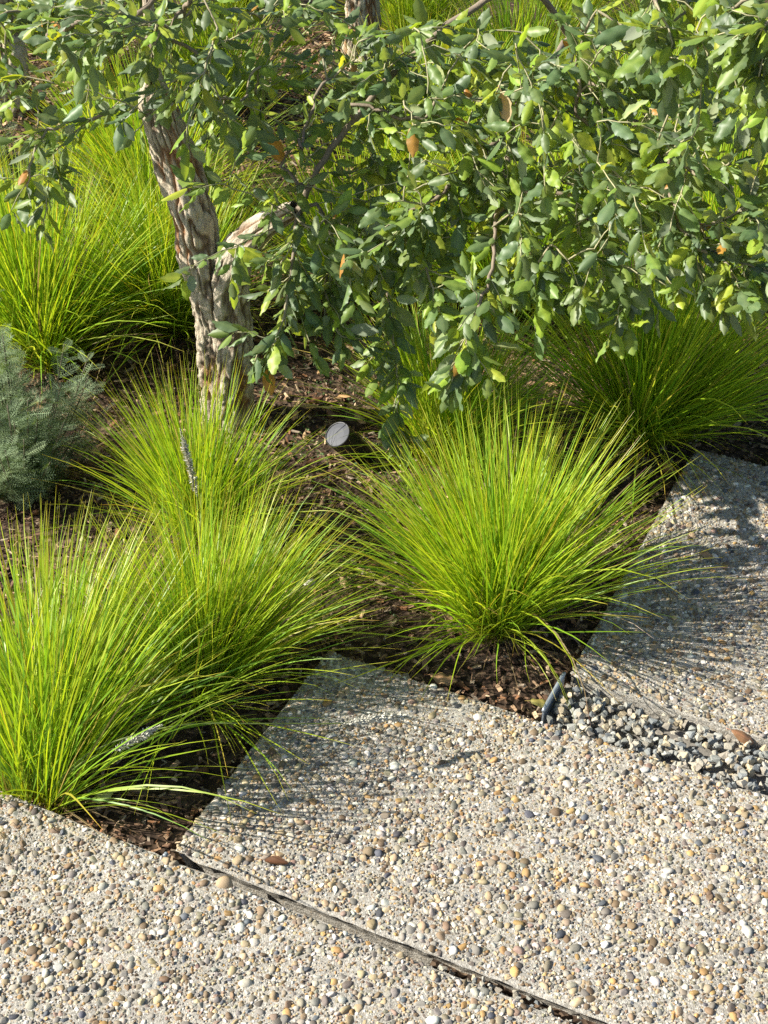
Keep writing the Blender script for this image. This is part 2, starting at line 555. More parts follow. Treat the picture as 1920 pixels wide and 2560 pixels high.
    sz = R_ * r.uniform(0.95, 1.2, N)
    fx, fy, dep = proj(t)
    inf = (fx > -0.01) & (fx < 1.01) & (fy < 1.01)
    order = np.argsort(-(sz / dep * inf))[:300 if k < 3 else 120]
    solo = np.zeros(N, bool); solo[order] = inf[order]
    sh = r.integers(0, 14, N)
    for q in np.nonzero(solo)[0]:
        link("pebble", PEBME[sh[q]], root, mat4(rot[q] * sz[q], t[q] - org), col[q])
    bt = Batch()
    lv = np.where(R_ > 0.0047, 2, 1)
    if far: lv[:] = 1
    for L in (1, 2):
        for s in range(14):
            w_ = np.nonzero(~solo & (lv == L) & (sh == s))[0]
            bt.add(*PEB[L][s], rot[w_] * sz[w_][:, None, None], t[w_], col[w_], smooth=(L == 2 or s % 3 == 0))
    # grit between the pebbles
    if not far:
        n = int(16000 * (U1 - U0) * (v1 - v0))
        cu = r.uniform(U0, U1, n); cv = r.uniform(v0 + .002, v1 - .002, n)
        xy = uv2xy(cu, warp(k, cu, cv))
        p = np.column_stack([xy, 0.0025 * n2(cu, cv, 6, 21 + k)])
        fx, fy, dep = proj(p); ok = (fx > -0.15) & (fx < 1.15) & (fy < 1.10) & (fy > 0); p = p[ok]; n = len(p)
        O = np.array([(1, 0, 0), (0, 1, 0), (-1, 0, 0), (0, -1, 0), (0.2, 0.1, 0.8)], float)
        OF = np.array([(0, 1, 4), (1, 2, 4), (2, 3, 4), (3, 0, 4)])
        s = r.uniform(0.0008, 0.0019, n)
        bt.add(O, OF, rotz(r.uniform(0, 6.28, n)) * s[:, None, None], p, PEB_COL[r.choice(len(PEB_COL), n, p=PEB_P)] * r.uniform(0.75, 1.05, (n, 1)), smooth=False)
    bt.build("small_pebbles", M_PEB, root, org)
    return root
PEBME = [mesh("pebble", *PEB[2][s], mat=M_PEB) for s in range(14)]
for k in range(4):
    build_slab(k)

# ---------------------------------------------------------------- grey gravel in the joints
GRAV_COL = np.array([srgb(154, 154, 146), srgb(134, 136, 130), srgb(170, 164, 148), srgb(120, 124, 124), srgb(180, 166, 138), srgb(158, 150, 136)]) * 1.25
STME = [mesh("gravel_stone", *s, smooth=False, mat=M_GRAVEL) for s in STONE]
def gravel(name, ranges, seed, n_solo):
    r = np.random.default_rng(seed)
    P = []; SZ = []
    for (a, b, c, d, n, ztop, lo, hi) in ranges:
        u = r.uniform(a, b, n); v = r.uniform(c, d, n)
        xy = uv2xy(u, v); lay = r.random(n)
        P.append(np.column_stack([xy, ztop - 0.030 * lay ** 1.3])); SZ.append(np.exp(r.uniform(math.log(lo), math.log(hi), n)))
    P = np.vstack(P); SZ = np.concatenate(SZ); N = len(P)
    rot = rotz(r.uniform(0, 6.28, N)) @ rotx(r.normal(0, 0.6, N)) @ roty(r.normal(0, 0.6, N))
    col = GRAV_COL[r.integers(0, len(GRAV_COL), N)] * r.uniform(0.7, 1.12, (N, 1))
    fx, fy, dep = proj(P); inf = (fx > -.01) & (fx < 1.01) & (fy < 1.01)
    order = np.argsort(-(inf * (SZ / dep) * (P[:, 2] > np.quantile(P[:, 2], .25))))[:n_solo]
    a = ranges[0]; c0 = uv2xy(np.array(a[0]), np.array(a[2])); org = np.array((c0[0], c0[1], -0.05))
    # the dark fines the stones lie in
    cs = []
    Fq = []
    for q, (a, b, c, d, n, ztop, lo, hi) in enumerate(ranges[:1]):
        uu_ = np.linspace(a - .01, b, 60); vv_ = np.linspace(c - .02, d + .02, 8)
        A, B = np.meshgrid(uu_, vv_, indexing='ij'); xy = uv2xy(A, B)
        cs = np.concatenate([xy, (ztop - 0.021 + 0.004 * n2(A, B, 30, 7))[..., None]], -1).reshape(-1, 3)
        i, j = np.meshgrid(np.arange(59), np.arange(7), indexing='ij')
        Fq = np.stack([i * 8 + j, (i + 1) * 8 + j, (i + 1) * 8 + j + 1, i * 8 + j + 1], -1).reshape(-1, 4)
    root = link(name, mesh(name, cs - org, Fq, np.tile((.20, .185, .16), (len(cs), 1)), mat=M_SOIL if name == 'gravel_joint' else M_GRAVEL), kind='structure'); root.location = org
    sh = r.integers(0, 14, N); solo = np.zeros(N, bool); solo[order] = True
    for q in order:
        link("gravel_stone", STME[sh[q]], root, mat4(rot[q] * SZ[q], P[q] - org), col[q])
    bt = Batch()
    for s in range(14):
        w_ = np.nonzero(~solo & (sh == s))[0]
        bt.add(*STONE[s], rot[w_] * SZ[w_][:, None, None], P[w_], col[w_], smooth=False)
    bt.build("small_gravel", M_GRAVEL, root, org)
gravel("gravel_strip", [(-0.470, 0.45, 1.568, 1.664, 1350, -0.004, .0068, .0124),
                        (-0.30, 0.45, 1.545, 1.60, 110, 0.004, .006, .012), (-0.44, -0.3, 1.56, 1.62, 25, 0.0, .006, .011)], 5, 300)
gravel("gravel_joint", [(-0.45, 0.9, 1.076, 1.092, 460, -0.013, .0045, .0082)], 6, 150)
gravel("gravel_gap", [(-0.305, 0.3, 2.426, 2.524, 420, -0.014, .0065, .012)], 8, 20)

# ---------------------------------------------------------------- metal edging
te = NT("dark_steel_edging")
M_STEEL = te.done(te.pbr(te.ramp(te.noise(40, 4), [(0.3, (0.20, 0.23, 0.26)), (0.7, (0.36, 0.40, 0.44))]), 0.38, 0.5, te.bump(te.noise(90, 3), 0.2, 0.001), 0.35))
def edging(u, v0, v1, label, z=-0.05):
    a = uv2xy(np.array(u), np.array(v0)); b = uv2xy(np.array(u), np.array(v1))
    o = empty("metal_edging", (a[0], a[1], z), label, "garden edging", "steel edging strips closing the gravel joints")
    L = float(np.linalg.norm(b - a)); d = (b - a) / L; ang = math.atan2(d[1], d[0])
    # rolled top bar
    n = 10; p = np.column_stack([np.linspace(0, L, n), np.zeros(n), np.full(n, 0.0565)])
    V, Fs = tube(p, np.r_[0.0028, np.full(n - 2, 0.0036), 0.0030], 12)
    V = V @ rotz(ang).T
    V = np.vstack([V, V[:12].mean(0)]); Fs.append(np.array([((q + 1) % 12, q, len(V) - 1) for q in range(12)]))
    link("rolled_top", mesh("rolled_top", V, Fs, mat=M_STEEL), o)
    bm = bmesh.new(); bmesh.ops.create_cube(bm, size=1.0)
    for vtx in bm.verts:
        vtx.co = Vector((vtx.co.x * (L - .002) + L / 2, vtx.co.y * 0.0032, vtx.co.z * 0.075 + 0.018))
    bmesh.ops.bevel(bm, geom=bm.edges[:], offset=0.0006, segments=1, affect='EDGES')
    bmesh.ops.rotate(bm, cent=(0, 0, 0), matrix=Matrix.Rotation(ang, 3, 'Z'), verts=bm.verts)
    me = bpy.data.meshes.new("strip"); bm.to_mesh(me); bm.free(); me.materials.append(M_STEEL)
    link("strip", me, o)
edging(-0.482, 1.574, 1.672, "dark steel edging strip between bark mulch and the wide gravel strip")
edging(-0.870, 1.074, 1.081, "short stub of steel edging at the left end of the narrow joint", -0.064)
edging(-0.322, 2.428, 2.524, "steel edging strip at right edge, behind the big shaded grass tuft")

# ---------------------------------------------------------------- bark mulch
TUFTS = [  # x, y, blade length, blades, lean toward +x, label
    (-0.515, 1.485, .45, 1700, "big near grass tuft at left edge, spilling over the nearest slab"),
    (-0.300, 1.715, .37, 1450, "bright grass tuft beside the left end of the middle slab"),
    (-0.345, 2.110, .345, 1100, "lime green grass tuft growing right in front of the tree trunk"),
    (0.200, 1.880, .41, 1750, "rounded lime green grass tuft in the mulch corner between the slabs"),
    (0.115, 2.380, .38, 1150, "grass tuft behind the garden spotlight, under the hanging oak twigs"),
    (0.545, 2.470, .48, 1700, "large darker green grass tuft at right, leaning over the shaded slab"),
    (-0.760, 2.790, .50, 1500, "yellow green grass tuft at left, behind the grey feathery plant"),
    (-0.490, 2.945, .47, 1300, "tall lit grass tuft right behind the tree trunk"),
]
BACK = [(0.30, 2.98, .50), (-0.06, 3.12, .44), (0.80, 3.12, .48), (1.12, 3.48, .52), (0.55, 3.55, .50), (0.12, 3.75, .46), (-1.18, 3.10, .48), (-0.62, 3.55, .50),
        (-1.45, 3.75, .48), (0.88, 3.95, .50), (1.42, 4.10, .50), (-0.50, 4.35, .46), (0.42, 4.35, .48), (1.05, 4.70, .50), (-0.98, 4.62, .46), (0.10, 5.00, .48),
        (0.68, 5.20, .48), (1.55, 5.10, .50), (-0.55, 5.30, .48), (-1.35, 5.25, .48), (1.10, 5.75, .5), (0.2, 5.8, .5), (-0.9, 5.95, .5)]
CHIP_COL = np.array([srgb(124, 98, 76), srgb(98, 76, 60), srgb(150, 124, 98), srgb(78, 60, 48), srgb(176, 154, 126), srgb(138, 124, 108), srgb(120, 86, 60)]) * 1.25
CHME = [mesh("bark_chip", *c, smooth=False, mat=M_CHIP) for c in CHIP]
def mulch():
    r = np.random.default_rng(44)
    N = 62000
    x = r.uniform(-1.5, 1.5, N); y = 1.2 + 3.9 * r.random(N) ** 1.35
    u, v = xy2uv(x, y)
    ok = ~on_slab(x, y, 0.004)
    ok &= ~((u > -0.48) & (v > 1.5) & (v < 1.72)) & ~((u > -0.32) & (v > 2.40) & (v < 2.56)) & ~((u > -0.86) & (v > 1.04) & (v < 1.12)) & (v > 1.05)
    fx, fy, d = proj(np.column_stack([x, y, np.zeros(N)]))
    ok &= (fx > -0.12) & (fx < 1.12)
    x, y = x[ok], y[ok]; N = len(x)
    L = np.exp(r.normal(math.log(0.0046), 0.42, N)); L = np.clip(L, .0023, .0100) * (1 + 0.25 * np.maximum(y - 3, 0))
    z = bedz(x, y) + r.uniform(-0.002, 0.007, N)
    rot = rotz(r.uniform(0, 6.28, N)) @ roty(r.normal(0, 0.38, N)) @ rotx(r.normal(0, 0.5, N))
    col = CHIP_COL[r.choice(7, N, p=[.24, .22, .15, .15, .07, .07, .10])] * r.uniform(0.7, 1.25, (N, 1))
    P = np.column_stack([x, y, z]); sh = r.integers(0, 12, N)
    fx, fy, d = proj(P)
    sc = L / d * ((fx > 0) & (fx < 1) & (fy > .33))
    for tx, ty, *_ in TUFTS: sc = sc * (np.hypot(x - tx, y - ty) > 0.16)
    order = np.argsort(-sc)[:300]
    solo = np.zeros(N, bool); solo[order] = True
    for q in order:
        link("bark_chip", CHME[sh[q]], bed, mat4(rot[q] * L[q], P[q]), col[q])
    bt = Batch()
    for s in range(12):
        w_ = np.nonzero(~solo & (sh == s))[0]
        bt.add(*CHIP[s], rot[w_] * L[w_][:, None, None], P[w_], col[w_], smooth=False)
    # straw and fine twigs
    n = 1500
    x = r.uniform(-1.0, .8, n); y = r.uniform(1.5, 3.4, n); ok = ~on_slab(x, y, .01); x, y = x[ok], y[ok]; n = len(x)
    ST = np.array([(-1, -.02, 0), (1, -.012, 0.03), (1, .012, 0.03), (-1, .02, 0), (0, 0, 0.05)]); SF = np.array([(0, 1, 4), (1, 2, 4), (2, 3, 4), (3, 0, 4)])
    bt.add(ST, SF, rotz(r.uniform(0, 6.28, n)) @ roty(r.normal(0, .15, n)) * r.uniform(.008, .03, (n, 1, 1)), np.column_stack([x, y, bedz(x, y) + .008]),
           np.array([srgb(176, 156, 120)]) * r.uniform(.4, .9, (n, 1)), smooth=False)
    bt.build("fine_bark_mulch", M_CHIP, bed)
    # tiny seedlings in the mulch
    n = 520
    cx = r.normal(-0.02, .16, n); cy = r.normal(2.42, .22, n); ok = ~on_slab(cx, cy, .02); cx, cy = cx[ok], cy[ok]; n = len(cx)
    sb = Batch(); LV = np.array([(0, 0, 0), (.5, .32, .12), (1, 0, .05), (.5, -.32, .12)]); LF = np.array([(0, 1, 2, 3)])
    for q in range(4):
        sb.add(LV, LF, rotz(r.uniform(0, 6.28, n)) @ roty(-r.uniform(0, .8, n)) * r.uniform(.003, .007, (n, 1, 1)), np.column_stack([cx + r.normal(0, .003, n), cy + r.normal(0, .003, n), bedz(cx, cy) + .008]),
               np.array([(.13, .22, .07)]) * r.uniform(.7, 1.2, (n, 1)))
    s = sb.build("seedlings", M_GRASS)
    tag(s, "scattered tiny green seedlings in the mulch around the garden spotlight", "seedlings")
mulch()

# ---------------------------------------------------------------- grass tufts
def blade_shape(kappa, seed, seg=7):
    """unit-long blade rising along z and bending toward x, with its colour along the length"""
    r = np.random.default_rng(seed)
    s = np.linspace(0, 1, seg + 1)
    th = kappa * s ** 1.6
    ds = 1.0 / seg
    x = np.concatenate([[0], np.cumsum(np.sin((th[1:] + th[:-1]) / 2) * ds)]); z = np.concatenate([[0], np.cumsum(np.cos((th[1:] + th[:-1]) / 2) * ds)])
    y = 0.06 * r.normal() * s ** 2 + 0.012 * r.normal() * np.sin(s * 5)
    wd = 0.0032 * np.minimum(1, 0.65 + 1.2 * s) * np.clip((1 - s) * 2.6, 0.04, 1) ** 0.8
    tw = r.uniform(-1.2, 1.2) + r.uniform(-0.9, 0.9) * s
    side = np.stack([np.sin(tw) * np.cos(th), np.cos(tw), -np.sin(tw) * np.sin(th)], -1)
    c = np.stack([x, y, z], -1)
    V = np.stack([c - side * wd[:, None], c + side * wd[:, None]], 1).reshape(-1, 3)
    i = np.arange(seg)
    F = np.stack([2 * i, 2 * i + 1, 2 * i + 3, 2 * i + 2], -1)
    pig = np.ones((seg + 1, 3))
    pig[0] = (0.95, 0.72, 0.9); pig[1] = (0.92, 0.9, 0.9)
    pig[-2] = (1.12, 1.04, 1.0); pig[-1] = (1.5, 1.02, 1.5)
    return V, F, np.repeat(pig, 2, 0)
NB = 28
KAP = np.concatenate([np.linspace(0.02, 0.5, 12), np.linspace(0.5, 1.1, 10), np.linspace(1.2, 2.1, 6)])
BLADES = [blade_shape(KAP[k], 700 + k) for k in range(NB)]
BLME = [mesh("blade", b[0], b[1], b[2], mat=M_GRASS) for b in BLADES]
GREEN = 1.1 * np.array([(0.295, 0.440, 0.022), (0.360, 0.470, 0.026), (0.220, 0.400, 0.026), (0.440, 0.525, 0.060), (0.165, 0.330, 0.026)])

def tuft(x0, y0, L, n, label, seed, solo_n=0, dark=1.0, group="lime green grass tufts", seeds=(), lean=(0, 0), clear_v=None):
    n = int(n * 1.12)
    r = np.random.default_rng(seed)
    org = np.array((x0, y0, float(bedz(x0, y0)) + 0.004))
    root = empty("grass_tuft", org, label, "grass", group)
    ns = 17                                           # shoots, each with its own lean
    sa = r.uniform(0, 6.2832, ns); sr = r.random(ns) ** .5
    sc_ = np.stack([np.cos(sa), np.sin(sa)], -1) * sr[:, None]
    sl = sc_ * 33 + r.normal(0, 9, (ns, 2)) + np.array(lean)
    own = r.choice(ns, n, p=(lambda w_: w_ / w_.sum())(r.uniform(.4, 1.4, ns)))
    tv = sl[own] + r.normal(0, 14, (n, 2)) * np.where(r.random(n) < .15, 1.7, 1)[:, None]
    th = np.radians(np.clip(np.hypot(tv[:, 0], tv[:, 1]), 1, 66)); az = np.arctan2(tv[:, 1], tv[:, 0])
    q = np.clip(np.degrees(th) / 52, 0, 1)
    k = np.clip((KAP.searchsorted(0.06 + 0.95 * q * r.random(n) ** 1.3 + 0.05 * r.normal(size=n))), 0, NB - 1)
    out = r.random(n) < 0.045                          # stragglers that arch right over
    th[out] = np.minimum(th[out] + 0.22, 1.2); k[out] = r.integers(16, NB, out.sum())
    ln = L * r.uniform(0.60, 1.08, n) * (1 - 0.10 * q) * np.where(r.random(n) < .15, .6, 1)
    dirx = np.stack([np.cos(az), np.sin(az)], -1)
    base = (sc_[own] * 0.062 + r.normal(0, .011, (n, 2))) * (L / .45)
    R = rotz(az + r.normal(0, .18, n)) @ roty(th) * ln[:, None, None]
    t = np.column_stack([base, np.zeros(n)])
    # keep blades above the ground they hang over
    keep = np.ones(n, bool)
    for s in range(NB):
        w_ = np.nonzero(k == s)[0]
        Z = np.einsum('mij,nj->mni', R[w_], BLADES[s][0])[..., 2]
        keep[w_] = Z[:, 4:].min(1) > (0.012 - org[2])
        if clear_v is not None:
            E = np.einsum('mij,nj->mni', R[w_], BLADES[s][0])[:, 6:, :2] + t[w_][:, None, :2] + org[:2]
            keep[w_] &= ((E @ Vv).min(1) > clear_v) | (r.random(len(w_)) < .03)
    col = GREEN[r.choice(5, n, p=[.34, .22, .22, .12, .10])] * r.uniform(0.8, 1.15, (n, 1)) * dark
    dead = r.random(n) < 0.010 + 0.035 * (q > .9)
    col[dead] = np.array((0.42, 0.33, 0.18)) * r.uniform(.6, 1, (dead.sum(), 1))
    yl = r.random(n) < 0.05
    col[yl] = np.array((0.44, 0.40, 0.05))
    solo = np.zeros(n, bool)
    if solo_n:
        sc = q + 0.35 * (dirx[:, 1] < 0) + r.random(n) * .3 - 9 * ~keep
        solo[np.argsort(-sc)[:solo_n]] = True
    for i_ in np.nonzero(solo & keep)[0]:
        link("blade", BLME[k[i_]], root, mat4(R[i_], t[i_]), col[i_])
    bt = Batch()
    for s in range(NB):
        w_ = np.nonzero((k == s) & ~solo & keep)[0]
        bt.add(BLADES[s][0], BLADES[s][1], R[w_], t[w_], col[w_], BLADES[s][2])
    # dry thatch at the foot
    m = max(20, n // 18)
    a2 = r.uniform(0, 6.28, m)
    w_R = rotz(a2) @ roty(np.radians(r.uniform(62, 84, m))) * (L * r.uniform(.15, .42, m))[:, None, None]
    tt = np.column_stack([np.cos(a2) * .05, np.sin(a2) * .05, np.full(m, .012)])
    bt.add(BLADES[6][0], BLADES[6][1], w_R, tt, np.array([(0.36, 0.27, 0.14)]) * r.uniform(.5, 1, (m, 1)), BLADES[6][2])
    bt.build("blades", M_GRASS, root)
    for path, h0 in seeds:
        seed_head(root, org, path, h0, r)
    return root

def seed_head(root, org, path, h0, r):
    """a flowering stalk: thin green stem, fluffy pale spike over the last part"""
    P = smooth_path(path, 0.008) - org
    n = len(P); a = int(n * h0)
    V, F = tube(P, np.linspace(0.0013, 0.0007, n), 6)
    st = link("flower_stalk", mesh("flower_stalk", V, F, np.tile((0.24, 0.31, 0.09), (len(V), 1)), mat=M_GRASS), root)
    H = smooth_path(P[a:], 0.0009); m = len(H)
    bt = Batch()
    T = unit(np.gradient(H, axis=0))
    SV = np.array([(0, -.10, 0), (.55, -.16, .05), (1, 0, 0), (.55, .16, .05), (0, .10, 0)]); SF = np.array([(0, 1, 2), (0, 2, 3), (0, 3, 4)])
    for _ in range(5):
        d = unit(T * 0.75 + unit(r.normal(size=(m, 3))) * 0.75)
        nn = unit(np.cross(d, r.normal(size=(m, 3)))); b = np.cross(nn, d)
        R = np.stack([d, b, nn], -1) * (r.uniform(.0055, .0105, m) * np.clip(np.minimum(np.arange(m) / m * 6, (1 - np.arange(m) / m) * 4), .35, 1))[:, None, None]
        bt.add(SV, SF, R, H, np.array([(0.74, 0.71, 0.58)]) * r.uniform(.6, 1.1, (m, 1)), smooth=False)
    bt.build("seed_head", M_SEED, st, kind=None)

SEEDS = {
    0: [([(-0.50, 1.465, 0.0), (-0.42, 1.45, 0.10), (-0.30, 1.455, 0.145), (-0.17, 1.48, 0.125), (-0.065, 1.506, 0.10), (-0.007, 1.529, 0.088), (0.052, 1.545, 0.074)], .80),
        ([(-0.50, 1.465, 0.0), (-0.43, 1.43, 0.10), (-0.375, 1.422, 0.135), (-0.318, 1.452, 0.150)], .66)],
    2: [([(-0.35, 2.09, 0.0), (-0.325, 1.95, 0.10), (-0.314, 1.868, 0.20), (-0.324, 1.918, 0.246), (-0.333, 1.985, 0.29)], .60)],
}
SEEDS[2] = [([(-0.345, 2.09, 0.0), (-0.322, 2.00, 0.10), (-0.318, 1.955, 0.20), (-0.325, 1.95, 0.27), (-0.334, 1.955, 0.325)], .62)]
for k, (x, y, L, n, lab) in enumerate(TUFTS):
    tuft(x, y, L, n, lab, 1000 + k, solo_n=[300, 260, 200, 300, 120, 240, 100, 100][k], seeds=SEEDS.get(k, ()), dark=1.0, lean=[(4, 9), (4, 4), (0, 2), (0, 6), (-3, 4), (3, 4), (0, 0), (-2, 0)][k], clear_v=1.075 if k == 0 else None)
BACK_LABEL = {
    0: "grass tuft behind the big darker one, showing through the hanging oak leaves",
    1: "grass tuft directly right of the trunk, behind the low hanging leaves",
    2: "shaded grass tuft behind the oak foliage near the right edge",
    3: "bright yellow green grass tuft at right edge beyond the oak leaves",
    6: "grass tuft cut by the left edge, behind the yellow green one",
    7: "lit grass tuft left of the trunk, among pale feathery plants",
    10: "sunlit grass tuft near the top right corner, seen past the leaves",
    15: "distant grass tuft behind the pale far trunk at top centre",
}
for k, (x, y, L) in enumerate(BACK):
    tuft(x, y, L, 1250 if y < 4.2 else 850, BACK_LABEL.get(k, "lime green grass tuft in the far rows, mostly hidden by leaves"), 1100 + k, group="grass tufts in the background rows")

# ---------------------------------------------------------------- oak leaves
def leaf_shape(seed, cols, rows):
    r = np.random.default_rng(seed)
    t = np.linspace(0, 1, rows)
    wdt = 0.255 * np.sin(np.pi * np.clip(t, 0, 1) ** (0.92 + 0.12 * r.normal())) ** 0.72 * (1 + 0.10 * r.normal() * (t - .5))
    tooth = np.where(np.arange(rows) % 2 == 0, 1.04, 0.945); tooth[0] = 1
    wdt = np.maximum(wdt * tooth, 0.012)
    wdt[-1] = 0.02
    t = np.concatenate([[-0.20], t]); wdt = np.concatenate([[0.011], wdt]); wdt[1] = 0.012
    n = rows + 1
    s = np.linspace(-1, 1, cols)
    curl = r.uniform(0.5, 1.5); bend = r.uniform(-0.05, 0.42); wav = r.uniform(0.0, 0.05); ph = r.uniform(0, 6)
    x = np.repeat(t[:, None], cols, 1) + 0.04 * np.abs(s)[None] * np.where(np.arange(n) % 2 == 1, .8, -.2)[:, None]
    y = wdt[:, None] * s[None] * (1 - 0.12 * curl * np.abs(s)[None] ** 2)
    z = -curl * 0.42 * np.abs(y) ** 1.5 / 0.55 - bend * (x - .1) ** 2 * 0.55 + wav * np.sin(x * 16 + ph + s[None]) * np.abs(s)[None]
    V = np.stack([x, y, z], -1).reshape(-1, 3)
    i, j = np.meshgrid(np.arange(n - 1), np.arange(cols - 1), indexing='ij')
    F = np.stack([i * cols + j, (i + 1) * cols + j, (i + 1) * cols + j + 1, i * cols + j + 1], -1).reshape(-1, 4)
    c = np.ones((n, cols, 3)); c[:, cols // 2] = (1.35, 1.22, 1.3); c[0] = (2.2, 1.6, 2.0)
    return V, F, c.reshape(-1, 3)
NL = 12
LEAF_LO = [leaf_shape(40 + k, 5, 9) for k in range(NL)]
LEAF_HI = [leaf_shape(40 + k, 5, 16) for k in range(NL)]
LEME = [mesh("leaf", a, b, c, mat=M_LEAF) for a, b, c in LEAF_HI]
DRYME = [mesh("fallen_leaf", a * (1, 1.0, 1.7), b, c, mat=M_DRY) for a, b, c in LEAF_HI]
LEAF_COL = np.array([(0.120, 0.182, 0.062), (0.100, 0.158, 0.070), (0.148, 0.225, 0.046), (0.200, 0.300, 0.034), (0.280, 0.350, 0.038), (0.36, 0.19, 0.04)])
LEAF_P = [.34, .24, .22, .13, .064, .006]

def oak(name, label, loc, stems, guides, blobs, seed, solo_n, leaf_size=1.0, extra=(), group=None, fill=1.0, sparse=()):
    r = np.random.default_rng(seed)
    org = np.array(loc)
    root = empty(name, org, label, "tree", group)
    # ---- trunk: fused stems of ridged cork
    Vs = []; Fs = []; Cs = []; off = 0
    for pts, rad, tip in stems:
        P = smooth_path(pts, 0.004); n = len(P); K = 110
        s = np.linspace(0, 1, n)
        at = [int(np.linalg.norm(P - np.array(p_), axis=1).argmin()) / (n - 1) for p_ in pts]
        R0 = np.interp(s, at, rad)
        V, F = tube(P, np.ones(n), K, cap=False)
        V = V.reshape(n, K, 3); D = V - P[:, None]
        flat = D * 0.055
        q = np.concatenate([flat[..., :2] * 1.0, (P[:, None, 2:3] + 0 * flat[..., :1])], -1) + np.array(pts[0]) * 3
        nz = vnoise(q * np.array((42, 42, 10)), seed) * .6 + vnoise(q * np.array((95, 95, 30)), seed + 1) * .4
        crack = np.clip(np.abs(nz) * 4.2, 0, 1)
        plate = vnoise(q * np.array((22, 22, 12)), seed + 2)
        fine = vnoise(q * np.array((85, 85, 60)), seed + 3) + .7 * vnoise(q * np.array((190, 190, 130)), seed + 5) + .4 * vnoise(q * np.array((380, 380, 300)), seed + 6)
        h = crack * 0.0075 * (1 + .6 * plate) + fine * 0.0030 + plate * 0.004
        h = h * np.clip(R0 / 0.042, .15, 1)[:, None]
        flare = 1 + 0.30 * np.exp(-s * n * 0.004 / 0.05)
        W = P[:, None] + D * ((R0 * flare)[:, None] - 0.0035 * np.clip(R0 / .042, 0, 1)[:, None] + h)[..., None]
        grey = srgb(200, 188, 166) * .95; pale = srgb(222, 212, 192) * 1.0; orange = srgb(188, 136, 92) * .65; dark = srgb(150, 132, 112) * .7
        a = crack[..., None]
        c = grey * (1 - .5 * np.clip(plate, 0, 1)[..., None]) + pale * .5 * np.clip(plate, 0, 1)[..., None]
        op = np.clip(vnoise(q * np.array((16, 16, 9)), seed + 4) * 2.5 + .05, 0, 1)[..., None]
        low = orange * op + dark * (1 - op)
        c = c * np.clip(a * 1.5 - .35, 0, 1) + low * (1 - np.clip(a * 1.5 - .35, 0, 1))
        Vs.append(W.reshape(-1, 3)); Fs += [f + off for f in F]; Cs.append(c.reshape(-1, 3)); off += n * K
    link("trunk", mesh("trunk", np.vstack(Vs) - org, Fs, np.vstack(Cs), True, M_BARK), root)
    # ---- branch skeleton
    nodes = []; parent = []; 
    def add(p, par): nodes.append(np.asarray(p, float)); parent.append(par); return len(nodes) - 1
    trunk_nodes = set()
    for pts, rad, tip in stems:
        prev = -1
        for p in smooth_path(pts, 0.03)[-int(tip):]:
            prev = add(p, prev); trunk_nodes.add(prev)
    tips = []
    def attach(path_pts, first=None):
        """joins a path to the nearest branch and returns its node ids"""
        P = smooth_path(path_pts, 0.022)
        A = np.array(nodes); d = np.linalg.norm(A - P[0], axis=1)
        # a branch grows out and away from the trunk: prefer nodes nearer the tree than the tip is
        d = d + 0.6 * np.maximum(0, np.linalg.norm(A[:, :2] - org[:2], axis=1) - np.linalg.norm(P[0, :2] - org[:2]))
        b = int(d.argmin()); ids = []
        prev = b
        gap = np.linalg.norm(A[b] - P[0])
        if gap > 0.03:
            mid = (A[b] + P[0]) / 2 + np.array((0, 0, .16 * gap)) + r.normal(0, .06 * gap, 3)
            for p in smooth_path([A[b], mid, P[0]], 0.022)[1:-1]:
                prev = add(p, prev); ids.append(prev)
        for p in P:
            prev = add(p + r.normal(0, .0018, 3), prev); ids.append(prev)
        return ids
    leafy = []
    for gd in extra: attach(gd)
    for gi, gd in enumerate(guides):
        ids = attach(gd); leafy.append((ids, 1.0))
        L = len(gd)
        for k in range(1 if gi in sparse else 3 if gi > 20 else 3 + 2 * L):                       # side shoots along the visible branch
            p = np.array(nodes[ids[int(len(ids) * r.uniform(.3, 1)) - 1]]); dirn = unit(np.array(gd[-1]) - np.array(gd[-2]))
            e = p + unit(dirn * .9 + r.normal(0, .6, 3) + (0, 0, -.2)) * r.uniform(.035, .075)
            i2 = attach([p + (e - p) * .15, p + (e - p) * .6 + (0, 0, .004), e]); leafy.append((i2, 1.0))
    T = []
    for c, h, n in blobs:
        n = max(2, int(n * fill * (1.35 if c[2] > .7 and c[2] < 1.2 and fill < 1 else 1)))
        q = r.normal(size=(n, 3)); q = unit(q) * (r.random((n, 1)) ** .38)
        T.append(np.array(c) + q * np.array(h))
    if T:
        T = np.vstack(T)
        A = np.array(nodes)
        T = T[np.argsort(np.linalg.norm(T[:, None] - A[None, ::4], axis=2).min(1))]
        for p in T:
            hd = unit(np.append(p[:2] - org[:2], -0.03)) * .7 + r.normal(0, .5, 3)
            hd[2] -= .3 if p[0] > -.1 else .02
            l = r.uniform(.07, .14)
            e = p + unit(hd) * l
            leafy.append((attach([p, (p + e) / 2 + (0, 0, .006), e]), .9))
    NN = np.array(nodes); par = np.array(parent)
    # thickness by what each node carries
    carry = np.zeros(len(NN)); 
    for i_ in range(len(NN) - 1, -1, -1):
        carry[i_] = max(carry[i_], 1.0) if carry[i_] == 0 else carry[i_]
        if par[i_] >= 0: carry[par[i_]] += carry[i_] * (1.0 if True else 0) if False else 0
    kids = [[] for _ in NN]
    for i_, p in enumerate(par):
        if p >= 0: kids[p].append(i_)
    carry = np.ones(len(NN))
    for i_ in range(len(NN) - 1, -1, -1):
        if kids[i_]: carry[i_] = sum(carry[c] for c in kids[i_])
    rad = np.clip(0.00105 * carry ** 0.44, 0.001, 0.0062)
    # chains
    seen = set(trunk_nodes); bt = Batch(); tw = []
